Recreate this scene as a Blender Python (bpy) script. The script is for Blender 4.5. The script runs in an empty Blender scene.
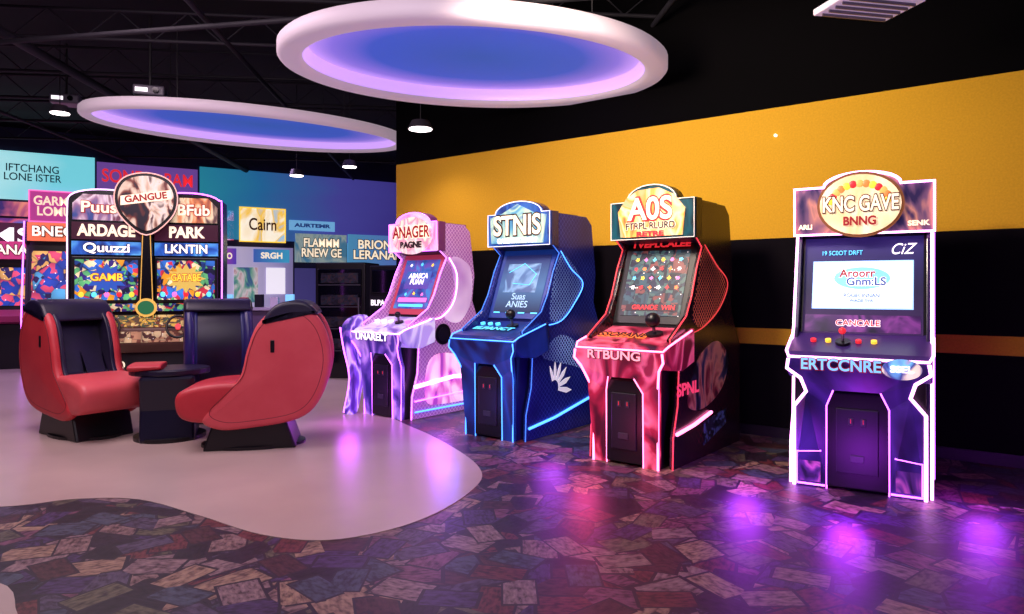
import bpy, bmesh, math, random
from mathutils import Vector, Matrix, Euler
random.seed(4)
sc = bpy.context.scene
sc.view_settings.view_transform = 'Standard'
R = math.radians

# ------------------------------------------------------------ materials
MC = {}
def srgb(c):
    return tuple(((x/255)/12.92 if x/255 <= .04045 else ((x/255+.055)/1.055)**2.4) for x in c)
def mat(name, col, rough=.5, metal=0, em=None, es=0, coat=0):
    if name in MC: return MC[name]
    m = bpy.data.materials.new(name); m.use_nodes = True
    b = m.node_tree.nodes['Principled BSDF']
    b.inputs['Base Color'].default_value = (*srgb(col), 1)
    b.inputs['Roughness'].default_value = rough
    b.inputs['Metallic'].default_value = metal
    b.inputs['Coat Weight'].default_value = coat
    if em is not None:
        b.inputs['Emission Color'].default_value = (*srgb(em), 1)
        b.inputs['Emission Strength'].default_value = es
    MC[name] = m; return m
def glow(name, col, s): return mat(name, col, .4, 0, col, s)

def ramp_set(rn, cols, const=True, pos=None):
    cr = rn.color_ramp
    cr.interpolation = 'CONSTANT' if const else 'LINEAR'
    while len(cr.elements) > 1: cr.elements.remove(cr.elements[-1])
    n = len(cols)
    for i, c in enumerate(cols):
        p = pos[i] if pos else (i/n if const else i/max(1, n-1))
        e = cr.elements[0] if i == 0 else cr.elements.new(p)
        e.position = p
        e.color = (*srgb(c), 1)

def art(name, cols, scale=8, es=.8, seed=0, metric='EUCLIDEAN', rough=.35, warp=.12, spark=True):
    """busy printed / back-lit artwork: layered colour shapes, ink outlines and highlights"""
    if name in MC: return MC[name]
    m = bpy.data.materials.new(name); m.use_nodes = True
    nt = m.node_tree; N = nt.nodes; L = nt.links
    b = N['Principled BSDF']
    def math_(op, a, b_=None):
        n = N.new('ShaderNodeMath'); n.operation = op
        for i, v in enumerate((a, b_)):
            if v is None: continue
            if isinstance(v, (int, float)): n.inputs[i].default_value = v
            else: L.new(v, n.inputs[i])
        return n.outputs[0]
    tc = N.new('ShaderNodeTexCoord'); mp = N.new('ShaderNodeMapping')
    mp.inputs['Location'].default_value = (seed*3.1, seed*1.7, seed*.9)
    L.new(tc.outputs['Object'], mp.inputs['Vector'])
    nz = N.new('ShaderNodeTexNoise'); nz.inputs['Scale'].default_value = scale*.5; nz.inputs['Detail'].default_value = 4
    L.new(mp.outputs[0], nz.inputs['Vector'])
    mx = N.new('ShaderNodeMixRGB'); mx.blend_type = 'ADD'; mx.inputs[0].default_value = warp
    L.new(mp.outputs[0], mx.inputs[1]); L.new(nz.outputs['Color'], mx.inputs[2])
    def vor(sc_, feat='F1', met=metric):
        v = N.new('ShaderNodeTexVoronoi'); v.feature = feat; v.inputs['Scale'].default_value = sc_
        if feat == 'F1': v.distance = met
        L.new(mx.outputs[0], v.inputs['Vector']); return v
    v1 = vor(scale*1.4); v2 = vor(scale*3.6)
    s1 = N.new('ShaderNodeSeparateColor'); L.new(v1.outputs['Color'], s1.inputs[0])
    s2 = N.new('ShaderNodeSeparateColor'); L.new(v2.outputs['Color'], s2.inputs[0])
    f = math_('ADD', math_('MULTIPLY', s1.outputs[0], .7), math_('MULTIPLY', s2.outputs[0], .3))
    f = math_('ADD', math_('MULTIPLY', math_('SUBTRACT', f, .5), 1.3), .5)
    rp = N.new('ShaderNodeValToRGB'); ramp_set(rp, cols); L.new(f, rp.inputs[0])
    sh = math_('SUBTRACT', 1.15, math_('MULTIPLY', v1.outputs['Distance'], .7 if metric == 'EUCLIDEAN' else .5))
    mu = N.new('ShaderNodeMixRGB'); mu.blend_type = 'MULTIPLY'; mu.inputs[0].default_value = 1
    L.new(rp.outputs[0], mu.inputs[1]); L.new(sh, mu.inputs[2])
    ve = vor(scale*1.4, 'DISTANCE_TO_EDGE')
    ln = math_('LESS_THAN', ve.outputs['Distance'], .025)
    m2 = N.new('ShaderNodeMixRGB'); L.new(math_('MULTIPLY', ln, .45), m2.inputs[0])
    L.new(mu.outputs[0], m2.inputs[1]); m2.inputs[2].default_value = (.01, .005, .02, 1)
    out = m2.outputs[0]
    if spark:
        vs = vor(scale*5.0)
        hp = math_('LESS_THAN', vs.outputs['Distance'], .14)
        ss = N.new('ShaderNodeSeparateColor'); L.new(vs.outputs['Color'], ss.inputs[0])
        hp = math_('MULTIPLY', hp, math_('GREATER_THAN', ss.outputs[1], .7))
        m3 = N.new('ShaderNodeMixRGB'); L.new(hp, m3.inputs[0]); L.new(out, m3.inputs[1]); m3.inputs[2].default_value = (.95, .88, .9, 1)
        out = m3.outputs[0]
    L.new(out, b.inputs['Base Color']); b.inputs['Roughness'].default_value = rough
    L.new(out, b.inputs['Emission Color']); b.inputs['Emission Strength'].default_value = es
    MC[name] = m; return m

def swirl(name, cols, scale=2, es=.5, seed=0, dist=1.2, rough=.3, const=False):
    """soft airbrushed colour clouds, as printed on cabinet decals"""
    if name in MC: return MC[name]
    m = bpy.data.materials.new(name); m.use_nodes = True
    nt = m.node_tree; N = nt.nodes; L = nt.links; b = N['Principled BSDF']
    tc = N.new('ShaderNodeTexCoord'); mp = N.new('ShaderNodeMapping')
    mp.inputs['Location'].default_value = (seed*1.3, seed*.7, seed*.4); mp.inputs['Rotation'].default_value = (R(20*seed), R(35), R(15*seed))
    mp.inputs['Scale'].default_value = (1, 1, .55)
    L.new(tc.outputs['Object'], mp.inputs['Vector'])
    nz = N.new('ShaderNodeTexNoise'); nz.inputs['Scale'].default_value = scale*1.1
    nz.inputs['Distortion'].default_value = dist; nz.inputs['Detail'].default_value = 3; nz.inputs['Roughness'].default_value = .4
    L.new(mp.outputs[0], nz.inputs['Vector'])
    n = len(cols)
    rp = N.new('ShaderNodeValToRGB'); ramp_set(rp, cols, const, [.34+.32*i/(n-1) for i in range(n)]); L.new(nz.outputs['Fac'], rp.inputs[0])
    L.new(rp.outputs[0], b.inputs['Base Color']); b.inputs['Roughness'].default_value = rough
    L.new(rp.outputs[0], b.inputs['Emission Color']); b.inputs['Emission Strength'].default_value = es
    MC[name] = m; return m

def net(name, base, line, scale=14, width=.06, rough=.25, es=0, rnd=.15, base2=None, soft=(.3, .7)):
    """dark glossy vinyl with a lighter net / mesh print"""
    if name in MC: return MC[name]
    m = bpy.data.materials.new(name); m.use_nodes = True
    nt = m.node_tree; N = nt.nodes; L = nt.links
    b = N['Principled BSDF']
    tc = N.new('ShaderNodeTexCoord')
    v = N.new('ShaderNodeTexVoronoi'); v.feature = 'DISTANCE_TO_EDGE'
    v.inputs['Scale'].default_value = scale; v.inputs['Randomness'].default_value = rnd
    mp = N.new('ShaderNodeMapping'); mp.inputs['Rotation'].default_value = (R(45), 0, 0)
    L.new(tc.outputs['Object'], mp.inputs['Vector']); L.new(mp.outputs[0], v.inputs['Vector'])
    lt = N.new('ShaderNodeMath'); lt.operation = 'LESS_THAN'; lt.inputs[1].default_value = width
    L.new(v.outputs['Distance'], lt.inputs[0])
    nz = N.new('ShaderNodeTexNoise'); nz.inputs['Scale'].default_value = 1.6
    L.new(tc.outputs['Object'], nz.inputs['Vector'])
    r2 = N.new('ShaderNodeValToRGB'); ramp_set(r2, [(0,0,0), (255,255,255)], False, list(soft))
    L.new(nz.outputs['Fac'], r2.inputs[0])
    mu = N.new('ShaderNodeMath'); mu.operation = 'MULTIPLY'
    L.new(lt.outputs[0], mu.inputs[0]); L.new(r2.outputs[0], mu.inputs[1])
    bs = N.new('ShaderNodeMixRGB')
    bs.inputs[1].default_value = (*srgb(base), 1); bs.inputs[2].default_value = (*srgb(base2 or base), 1)
    L.new(r2.outputs[0], bs.inputs[0])
    mx = N.new('ShaderNodeMixRGB'); L.new(mu.outputs[0], mx.inputs[0])
    L.new(bs.outputs[0], mx.inputs[1]); mx.inputs[2].default_value = (*srgb(line), 1)
    L.new(mx.outputs[0], b.inputs['Base Color']); b.inputs['Roughness'].default_value = rough
    L.new(mx.outputs[0], b.inputs['Emission Color']); b.inputs['Emission Strength'].default_value = es
    MC[name] = m; return m

def gradient(name, cols, axis=0, es=1, radial=False, pos=None, noise=.1):
    if name in MC: return MC[name]
    m = bpy.data.materials.new(name); m.use_nodes = True
    nt = m.node_tree; N = nt.nodes; L = nt.links; b = N['Principled BSDF']
    tc = N.new('ShaderNodeTexCoord')
    rp = N.new('ShaderNodeValToRGB'); ramp_set(rp, cols, False, pos)
    if radial:
        d = N.new('ShaderNodeVectorMath'); d.operation = 'DISTANCE'; d.inputs[1].default_value = (.5, .5, .5)
        mp = N.new('ShaderNodeMapping'); mp.inputs['Scale'].default_value = (1, 1, 0); mp.inputs['Location'].default_value = (0, 0, .5)
        L.new(tc.outputs['Generated'], mp.inputs[0]); L.new(mp.outputs[0], d.inputs[0])
        L.new(d.outputs['Value'], rp.inputs[0])
    else:
        s = N.new('ShaderNodeSeparateXYZ'); L.new(tc.outputs['Generated'], s.inputs[0])
        nz = N.new('ShaderNodeTexNoise'); nz.inputs['Scale'].default_value = 2
        L.new(tc.outputs['Generated'], nz.inputs[0])
        ma = N.new('ShaderNodeMath'); ma.operation = 'MULTIPLY_ADD'; ma.inputs[1].default_value = noise
        L.new(nz.outputs['Fac'], ma.inputs[0]); L.new(s.outputs[axis], ma.inputs[2])
        L.new(ma.outputs[0], rp.inputs[0])
    L.new(rp.outputs[0], b.inputs['Base Color']); b.inputs['Roughness'].default_value = .6
    L.new(rp.outputs[0], b.inputs['Emission Color']); b.inputs['Emission Strength'].default_value = es
    MC[name] = m; return m

# ------------------------------------------------------------ mesh helpers
def link(o, parent=None):
    sc.collection.objects.link(o)
    if parent: o.parent = parent
    return o
def empty(name, loc=(0,0,0), rot=(0,0,0), parent=None):
    e = bpy.data.objects.new(name, None); e.location = loc; e.rotation_euler = rot
    e.empty_display_size = .1
    return link(e, parent)
def mesh(name, bm, m, parent=None, smooth=False, bevel=0, seg=2):
    bmesh.ops.recalc_face_normals(bm, faces=bm.faces)
    me = bpy.data.meshes.new(name); bm.to_mesh(me); bm.free()
    if smooth:
        for p in me.polygons: p.use_smooth = True
    if isinstance(m, (list, tuple)):
        for x in m: me.materials.append(x)
    else: me.materials.append(m)
    o = bpy.data.objects.new(name, me); link(o, parent)
    if bevel:
        bv = o.modifiers.new('bevel', 'BEVEL'); bv.width = bevel; bv.segments = seg; bv.limit_method = 'ANGLE'
    return o
def box(name, c, s, m, parent=None, bevel=0, rot=None):
    bm = bmesh.new(); bmesh.ops.create_cube(bm, size=1)
    for v in bm.verts: v.co = Vector((v.co.x*s[0], v.co.y*s[1], v.co.z*s[2]))
    o = mesh(name, bm, m, parent, bevel=bevel); o.location = c
    if rot: o.rotation_euler = rot
    return o
def prism(name, prof, x0, x1, m, parent=None, bevel=0, axis='x', smooth=False):
    """prof points are (depth,z) for axis x or (x,z) for axis y or (x,y) for axis z"""
    bm = bmesh.new()
    def P(a, b, t):
        return {'x': (t, a, b), 'y': (a, t, b), 'z': (a, b, t)}[axis]
    v0 = [bm.verts.new(P(a, b, x0)) for a, b in prof]
    v1 = [bm.verts.new(P(a, b, x1)) for a, b in prof]
    bm.faces.new(v0); bm.faces.new(v1)
    n = len(prof)
    for i in range(n):
        bm.faces.new((v0[i], v0[(i+1) % n], v1[(i+1) % n], v1[i]))
    return mesh(name, bm, m, parent, bevel=bevel, smooth=smooth)
def tube(name, pts, r, m, parent=None, closed=False):
    cu = bpy.data.curves.new(name, 'CURVE'); cu.dimensions = '3D'
    cu.bevel_depth = r; cu.bevel_resolution = 2; cu.use_fill_caps = True
    s = cu.splines.new('POLY'); s.points.add(len(pts)-1)
    for i, p in enumerate(pts): s.points[i].co = (*p, 1)
    s.use_cyclic_u = closed
    cu.materials.append(m)
    o = bpy.data.objects.new(name, cu); return link(o, parent)
def cyl(name, c, r, h, m, parent=None, axis='z', seg=32, r2=None, bevel=0):
    bm = bmesh.new()
    bmesh.ops.create_cone(bm, cap_ends=True, segments=seg, radius1=r, radius2=r if r2 is None else r2, depth=h)
    if axis == 'x': bmesh.ops.rotate(bm, verts=bm.verts, matrix=Matrix.Rotation(R(90), 3, 'Y'))
    if axis == 'y': bmesh.ops.rotate(bm, verts=bm.verts, matrix=Matrix.Rotation(R(90), 3, 'X'))
    o = mesh(name, bm, m, parent, bevel=bevel); o.location = c; return o
def ball(name, c, r, m, parent=None, s=(1,1,1)):
    bm = bmesh.new(); bmesh.ops.create_uvsphere(bm, u_segments=24, v_segments=14, radius=r)
    for v in bm.verts: v.co = Vector((v.co.x*s[0], v.co.y*s[1], v.co.z*s[2]))
    o = mesh(name, bm, m, parent, smooth=True); o.location = c; return o
def ell(cx, cy, a, b, n=28, t0=0, t1=360):
    full = abs(t1-t0) >= 360
    return [(cx+a*math.cos(R(t0+(t1-t0)*i/(n if full else n-1))), cy+b*math.sin(R(t0+(t1-t0)*i/(n if full else n-1)))) for i in range(n)]
def text(name, body, size, m, parent=None, loc=(0,0,0), rot=(R(90),0,0), w=None, ext=.003, bold=0, shear=0, align='CENTER'):
    cu = bpy.data.curves.new(name, 'FONT'); cu.body = body; cu.size = size
    cu.align_x = align; cu.align_y = 'CENTER'; cu.extrude = ext; cu.offset = min(bold, size*.09); cu.shear = shear
    cu.space_line = .85
    cu.materials.append(m)
    o = bpy.data.objects.new(name, cu); link(o, parent); o.location = loc; o.rotation_euler = rot
    if w:
        bpy.context.view_layer.update()
        if o.dimensions.x > 0: o.scale = (w/o.dimensions.x, 1, 1)
    return o
def outline_text(name, body, size, m1, m2, parent, loc, rot=(R(90),0,0), w=None, out=.005, bold=None, shear=0):
    """bold letters with a contrasting rim behind"""
    text(name+'_rim', body, size, m2, parent, loc, rot, w, .001, size*.075, shear)
    ax = Vector((0, 0, out)); ax.rotate(Euler(rot))
    text(name, body, size, m1, parent, tuple(Vector(loc)+ax), rot, w*.98 if w else None, .001, size*.022, shear)
def smoothpts(pts, k=6, closed=True):
    out = []; n = len(pts)
    rng = range(n) if closed else range(n-1)
    g = (lambda i: pts[i % n]) if closed else (lambda i: pts[min(max(i, 0), n-1)])
    for i in rng:
        p0, p1, p2, p3 = g(i-1), g(i), g(i+1), g(i+2)
        for j in range(k):
            t = j/k
            out.append(tuple(.5*((2*p1[d])+(-p0[d]+p2[d])*t+(2*p0[d]-5*p1[d]+4*p2[d]-p3[d])*t*t+(-p0[d]+3*p1[d]-3*p2[d]+p3[d])*t**3) for d in range(2)))
    if not closed: out.append(pts[-1])
    return out
def pillow(name, outline, x0, x1, m, parent=None, r=.05, seg=5, k=5):
    """extrude outline (depth,z) along x with softly rounded rims"""
    pts = smoothpts(outline, k); n = len(pts)
    area = sum(pts[i][0]*pts[(i+1) % n][1]-pts[(i+1) % n][0]*pts[i][1] for i in range(n))
    sg = 1 if area > 0 else -1
    nr = []
    for i in range(n):
        dx = pts[(i+1) % n][0]-pts[i-1][0]; dz = pts[(i+1) % n][1]-pts[i-1][1]
        l = math.hypot(dx, dz) or 1; nr.append((-dz/l*sg, dx/l*sg))
    bm = bmesh.new(); rings = []
    prof = [(x0+r*(1-math.cos(R(90*j/seg))), r*(1-math.sin(R(90*j/seg)))) for j in range(seg+1)]
    prof += [(x1-r*(1-math.cos(R(90*j/seg))), r*(1-math.sin(R(90*j/seg)))) for j in range(seg, -1, -1)]
    for x, ins in prof:
        rings.append([bm.verts.new((x, pts[i][0]+nr[i][0]*ins, pts[i][1]+nr[i][1]*ins)) for i in range(n)])
    for a, b in zip(rings, rings[1:]):
        for i in range(n):
            bm.faces.new((a[i], a[(i+1) % n], b[(i+1) % n], b[i]))
    bm.faces.new(rings[0]); bm.faces.new(rings[-1])
    return mesh(name, bm, m, parent, smooth=True)

# ------------------------------------------------------------ shared materials
BLACK = mat('black_plastic', (14, 12, 18), .35)
DARK = mat('dark_laminate', (24, 20, 34), .4)
NAVY = mat('navy_gloss', (20, 24, 84), .25, coat=.4)
GLASS = mat('dark_glass', (10, 10, 22), .08)
WHITE = mat('white_paint', (225, 215, 225), .5)
METAL = mat('brushed_metal', (120, 115, 130), .35, .8)
L_WHITE = glow('lit_white', (255, 245, 255), 1.3)
L_CREAM = glow('lit_cream', (250, 228, 198), 1.0)
L_YEL = glow('lit_yellow', (250, 200, 60), 1.1)
L_RED = glow('lit_red', (220, 40, 50), 1.0)
L_CYAN = glow('lit_cyan', (90, 210, 255), 1.2)
L_PINK = glow('lit_pink', (255, 110, 190), 1.2)
L_ORG = glow('lit_orange', (240, 120, 60), 1.1)
L_SKY = glow('lit_sky', (120, 190, 235), 1.0)
N_WHITE = glow('neon_white', (255, 170, 240), 4.5)
N_PURP = glow('neon_purple', (210, 100, 255), 4.4)
N_BLUE = glow('neon_blue', (70, 140, 255), 3.2)
N_PKW = glow('neon_pinkw', (255, 120, 175), 4.4)
INK = mat('dark_ink', (40, 18, 30), .5)
INKR = mat('red_ink', (160, 24, 36), .5, em=(160, 24, 36), es=.4)
INKB = mat('blue_ink', (60, 100, 180), .5, em=(50, 80, 160), es=.3)

# ------------------------------------------------------------ room shell
def floor_mat():
    """carpet printed with a collage of overlapping, randomly turned rectangular scraps"""
    m = bpy.data.materials.new('patterned_carpet'); m.use_nodes = True
    nt = m.node_tree; N = nt.nodes; L = nt.links; b = N['Principled BSDF']
    tc = N.new('ShaderNodeTexCoord')
    pal = [(146,116,112), (48,32,50), (112,54,58), (104,98,78), (76,56,98), (166,134,112), (36,28,40), (124,76,98), (86,74,98), (148,120,122), (80,46,52), (74,80,98)]
    prev = None
    for k, (scl, a, bb) in enumerate([(2.5, .66, .52), (2.4, .60, .44), (2.3, .54, .36), (2.9, .52, .38), (2.5, .46, .30), (3.0, .46, .32), (2.7, .40, .24)]):
        mp = N.new('ShaderNodeMapping'); mp.inputs['Scale'].default_value = (scl, scl, 1)
        mp.inputs['Rotation'].default_value = (0, 0, R(23*k)); mp.inputs['Location'].default_value = (3.7*k, 1.9*k, 0)
        L.new(tc.outputs['Object'], mp.inputs[0])
        v = N.new('ShaderNodeTexVoronoi'); v.voronoi_dimensions = '2D'; v.inputs['Scale'].default_value = 1; v.inputs['Randomness'].default_value = .9
        L.new(mp.outputs[0], v.inputs['Vector'])
        s = N.new('ShaderNodeSeparateColor'); L.new(v.outputs['Color'], s.inputs[0])
        sub = N.new('ShaderNodeVectorMath'); sub.operation = 'SUBTRACT'
        L.new(mp.outputs[0], sub.inputs[0]); L.new(v.outputs['Position'], sub.inputs[1])
        an = N.new('ShaderNodeMath'); an.operation = 'MULTIPLY'; an.inputs[1].default_value = 6.283; L.new(s.outputs[0], an.inputs[0])
        vr = N.new('ShaderNodeVectorRotate'); vr.rotation_type = 'Z_AXIS'
        L.new(sub.outputs[0], vr.inputs['Vector']); L.new(an.outputs[0], vr.inputs['Angle'])
        ab = N.new('ShaderNodeVectorMath'); ab.operation = 'ABSOLUTE'; L.new(vr.outputs[0], ab.inputs[0])
        dv = N.new('ShaderNodeVectorMath'); dv.operation = 'DIVIDE'; dv.inputs[1].default_value = (a, bb, 1); L.new(ab.outputs[0], dv.inputs[0])
        sx = N.new('ShaderNodeSeparateXYZ'); L.new(dv.outputs[0], sx.inputs[0])
        mxm = N.new('ShaderNodeMath'); mxm.operation = 'MAXIMUM'; L.new(sx.outputs[0], mxm.inputs[0]); L.new(sx.outputs[1], mxm.inputs[1])
        inside = N.new('ShaderNodeMath'); inside.operation = 'LESS_THAN'; inside.inputs[1].default_value = 1; L.new(mxm.outputs[0], inside.inputs[0])
        edge = N.new('ShaderNodeMath'); edge.operation = 'GREATER_THAN'; edge.inputs[1].default_value = .88; L.new(mxm.outputs[0], edge.inputs[0])
        rp = N.new('ShaderNodeValToRGB'); ramp_set(rp, pal[k:]+pal[:k]); L.new(s.outputs[1], rp.inputs[0])
        m2 = N.new('ShaderNodeMapping'); m2.inputs['Scale'].default_value = (4, 9, 1); L.new(vr.outputs[0], m2.inputs[0])
        ad = N.new('ShaderNodeVectorMath'); ad.operation = 'ADD'; L.new(m2.outputs[0], ad.inputs[0]); L.new(v.outputs['Color'], ad.inputs[1])
        nz = N.new('ShaderNodeTexNoise'); nz.inputs['Scale'].default_value = 1.8; nz.inputs['Detail'].default_value = 5; L.new(ad.outputs[0], nz.inputs['Vector'])
        r2 = N.new('ShaderNodeValToRGB'); ramp_set(r2, [(110,96,110), (210,204,210), (255,255,255)], False, [.34, .50, .68]); L.new(nz.outputs['Fac'], r2.inputs[0])
        mu = N.new('ShaderNodeMixRGB'); mu.blend_type = 'MULTIPLY'; mu.inputs[0].default_value = 1
        L.new(rp.outputs[0], mu.inputs[1]); L.new(r2.outputs[0], mu.inputs[2])
        de = N.new('ShaderNodeMixRGB'); L.new(edge.outputs[0], de.inputs[0]); L.new(mu.outputs[0], de.inputs[1]); de.inputs[2].default_value = (.018, .012, .022, 1)
        if prev is None: prev = de.outputs[0]
        else:
            mm = N.new('ShaderNodeMixRGB'); L.new(inside.outputs[0], mm.inputs[0]); L.new(prev, mm.inputs[1]); L.new(de.outputs[0], mm.inputs[2]); prev = mm.outputs[0]
    L.new(prev, b.inputs['Base Color']); b.inputs['Roughness'].default_value = .46
    return m
CARPET = floor_mat()
def noise_mat(name, c1, c2, scale, rough, detail=5, coat=0):
    m = bpy.data.materials.new(name); m.use_nodes = True
    nt = m.node_tree; N = nt.nodes; L = nt.links; b = N['Principled BSDF']
    tc = N.new('ShaderNodeTexCoord'); nz = N.new('ShaderNodeTexNoise'); nz.inputs['Scale'].default_value = scale; nz.inputs['Detail'].default_value = detail
    L.new(tc.outputs['Object'], nz.inputs['Vector'])
    rp = N.new('ShaderNodeValToRGB'); ramp_set(rp, [c1, c2], False, [.3, .7]); L.new(nz.outputs['Fac'], rp.inputs[0])
    L.new(rp.outputs[0], b.inputs['Base Color']); b.inputs['Roughness'].default_value = rough; b.inputs['Coat Weight'].default_value = coat
    return m
TERRAZZO = noise_mat('pale_resin_floor', (184,162,156), (200,178,170), 1.2, .30)
def wall_mat():
    m = bpy.data.materials.new('banded_wall_paint'); m.use_nodes = True
    nt = m.node_tree; N = nt.nodes; L = nt.links; b = N['Principled BSDF']
    tc = N.new('ShaderNodeTexCoord'); s = N.new('ShaderNodeSeparateXYZ'); L.new(tc.outputs['Object'], s.inputs[0])
    mr = N.new('ShaderNodeMath'); mr.operation = 'DIVIDE'; mr.inputs[1].default_value = 5; L.new(s.outputs[2], mr.inputs[0])
    rp = N.new('ShaderNodeValToRGB')
    blk = (16, 12, 18); ye = (218, 166, 46)
    ramp_set(rp, [blk, ye, blk, ye, (3,2,4)], True, [0, .886/5, 1.05/5, 1.92/5, 3.2/5])
    L.new(mr.outputs[0], rp.inputs[0])
    nz = N.new('ShaderNodeTexNoise'); nz.inputs['Scale'].default_value = 60; L.new(tc.outputs['Object'], nz.inputs['Vector'])
    r2 = N.new('ShaderNodeValToRGB'); ramp_set(r2, [(240,240,240), (255,255,255)], False, [.3, .7]); L.new(nz.outputs['Fac'], r2.inputs[0])
    mu = N.new('ShaderNodeMixRGB'); mu.blend_type = 'MULTIPLY'; mu.inputs[0].default_value = 1
    L.new(rp.outputs[0], mu.inputs[1]); L.new(r2.outputs[0], mu.inputs[2])
    L.new(mu.outputs[0], b.inputs['Base Color']); b.inputs['Roughness'].default_value = .8
    b.inputs['Specular IOR Level'].default_value = .05
    return m

box('floor', (-3, 9, -.05), (26, 28, .1), CARPET)
lf = smoothpts([(-14.5,4.6),(-9,4.2),(-6,4.4),(-4.4,4.58),(-3.39,4.63),(-3.0,4.80),(-2.55,4.79),(-1.97,4.44),(-1.47,4.11),(-1.05,4.02),(-.68,4.24),(-.41,4.66),(-.24,5.23),(-.27,5.66),(-.46,6.19),(-.81,6.9),(-1.21,7.57),(-1.62,8.4),(-1.9,9.5),(-2.0,11),(-1.6,14),(-1.2,21.5),(-8,22),(-14.8,21)], 6)
prism('floor_pale_inlay', lf, 0, .004, TERRAZZO, axis='z')
lf2 = smoothpts([(-2.70,3.50),(-2.18,3.09),(-1.8,2.6),(-1.9,1.6),(-3,1.2),(-5,1.6),(-5.4,2.8),(-4.2,3.5)], 6)
prism('floor_pale_inlay_corner', lf2, 0, .004, TERRAZZO, axis='z')

WM = wall_mat()
bmw = bmesh.new(); bmesh.ops.create_cube(bmw, size=1)
L_ = 14.2
for v in bmw.verts: v.co = Vector(((v.co.x+.5)*L_, (v.co.y+.5)*.2, (v.co.z+.5)*5.0))
wr = mesh('wall_right', bmw, WM)
wr.location = (-1.65, 9.98, 0); wr.rotation_euler = (0, 0, R(-37.0))
tb = box('baseboard_right', (0,0,0), (L_, .02, .1), mat('black_baseboard', (12,10,14), .5))
tb.location = (-1.65+math.cos(R(-37))*L_/2+math.sin(R(-37))*.011, 9.98+math.sin(R(-37))*L_/2-math.cos(R(-37))*.011, .05); tb.rotation_euler = (0,0,R(-37))

BW = empty('wall_back', (-10.6, 14.5, 0), (0, 0, R(31.3)))
BWM = noise_mat('night_blue_wall', (20, 22, 52), (34, 30, 78), 1.2, .6)
box('wall_back_surface', (5.5, .1, 2.4), (20, .2, 4.8), BWM, BW)
box('wall_left', (-14.6, 9, 2.4), (.2, 28, 4.8), BWM)
CEIL = noise_mat('black_ceiling', (4, 4, 7), (9, 7, 12), 2, .9)
box('ceiling', (-3, 9, 4.95), (26, 28, .1), CEIL)

def trusses():
    T = empty('ceiling_truss', (0,0,0))
    tm = mat('truss_steel', (22, 18, 30), .7)
    k = 0
    for y in [4.2, 5.6, 7.0, 8.4, 9.8, 11.2, 12.8, 14.4, 16.2]:
        for z in (4.38, 4.72):
            tube('chord_%d' % k, [(-14, y-1.2, z), (9, y+1.4, z)], .022, tm, T); k += 1
        pts = []
        for i in range(60):
            x = -14+23*i/59; yy = y-1.2+2.6*(i/59)
            pts.append((x, yy, 4.38 if i % 2 else 4.72))
        tube('web_%d' % k, pts, .010, tm, T)
    for x in [-11, -7.5, -5.2, -2.8, -.4, 2.0, 4.6]:
        tube('pipe_%d' % k, [(x, 2, 4.3), (x-1.5, 20, 4.3)], .03 if x != -5.2 else .06, tm, T); k += 1
    tube('cable_tray', [(-12, 9, 4.2), (3, 6.2, 4.2)], .03, tm, T)
trusses()

# ------------------------------------------------------------ oval ceiling lamps
def ring_lamp(loc, a, b, ang, rim, depth, pmat):
    E = empty('oval_ceiling_lamp', loc, (0, 0, R(ang)))
    n = 72
    o = [(a*math.cos(2*math.pi*i/n), b*math.sin(2*math.pi*i/n)) for i in range(n)]
    def rg(bm, s, z):
        return [bm.verts.new((x*(1-s/a), y*(1-s/b), z)) for x, y in o]
    def loft(name, rings, m):
        bm = bmesh.new(); rr = [rg(bm, s, z) for s, z in rings]
        for p, q in zip(rr, rr[1:]):
            for i in range(n): bm.faces.new((p[i], p[(i+1) % n], q[(i+1) % n], q[i]))
        return mesh(name, bm, m, E, smooth=True)
    rimm = mat('lamp_rim_painted_glow', (196, 182, 192), .5, em=(215, 190, 208), es=.36)  # white rim; faint emission stands in for light bounced up from the floor
    loft('rim', [(.03, depth), (0, depth-.03), (0, .04), (.02, .015), (.05, 0), (rim-.05, 0), (rim-.01, .015), (rim, .04)], rimm)
    loft('inner_cove', [(rim, .04), (rim, .09), (rim+.05, depth*.9)], glow('lamp_cove', (205, 165, 240), .85))
    bm = bmesh.new(); r1 = rg(bm, rim+.03, depth*.9); bm.faces.new(r1)
    mesh('lit_panel', bm, pmat, E)
    bm = bmesh.new(); r1 = rg(bm, .03, depth); bm.faces.new(r1)
    mesh('top_cap', bm, BLACK, E)
    for i in range(4):
        t = R(45+90*i); x, y = a*.7*math.cos(t), b*.7*math.sin(t)
        tube('hanger_%d' % i, [(x, y, depth), (x, y, 4.9-loc[2])], .006, mat('hanger_black', (20,18,24), .5), E)
P1 = gradient('lamp_panel_violet', [(38, 86, 172), (54, 88, 190), (130, 114, 215), (190, 155, 235)], es=.76, radial=True, pos=[0, .32, .43, .5])
ring_lamp((-.33, 6.98, 3.60), 1.92, 1.40, 12, .23, .17, P1)
ring_lamp((-3.54, 9.75, 3.60), 2.14, 1.10, 30, .15, .14, P1)

# ------------------------------------------------------------ arcade cabinets
def mount(name, parent, p0, p1, out=0.0, x=0):
    """empty whose local XY is the tilted panel between (depth,z) p0 (bottom) and p1 (top)"""
    du, dz = p1[0]-p0[0], p1[1]-p0[1]; a = math.atan2(du, dz)
    nx = (-math.cos(a), math.sin(a))
    c = ((p0[0]+p1[0])/2+nx[0]*out, (p0[1]+p1[1])/2+nx[1]*out)
    return empty(name, (x, c[0], c[1]), (R(90)-a, 0, 0), parent), math.hypot(du, dz)

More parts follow.
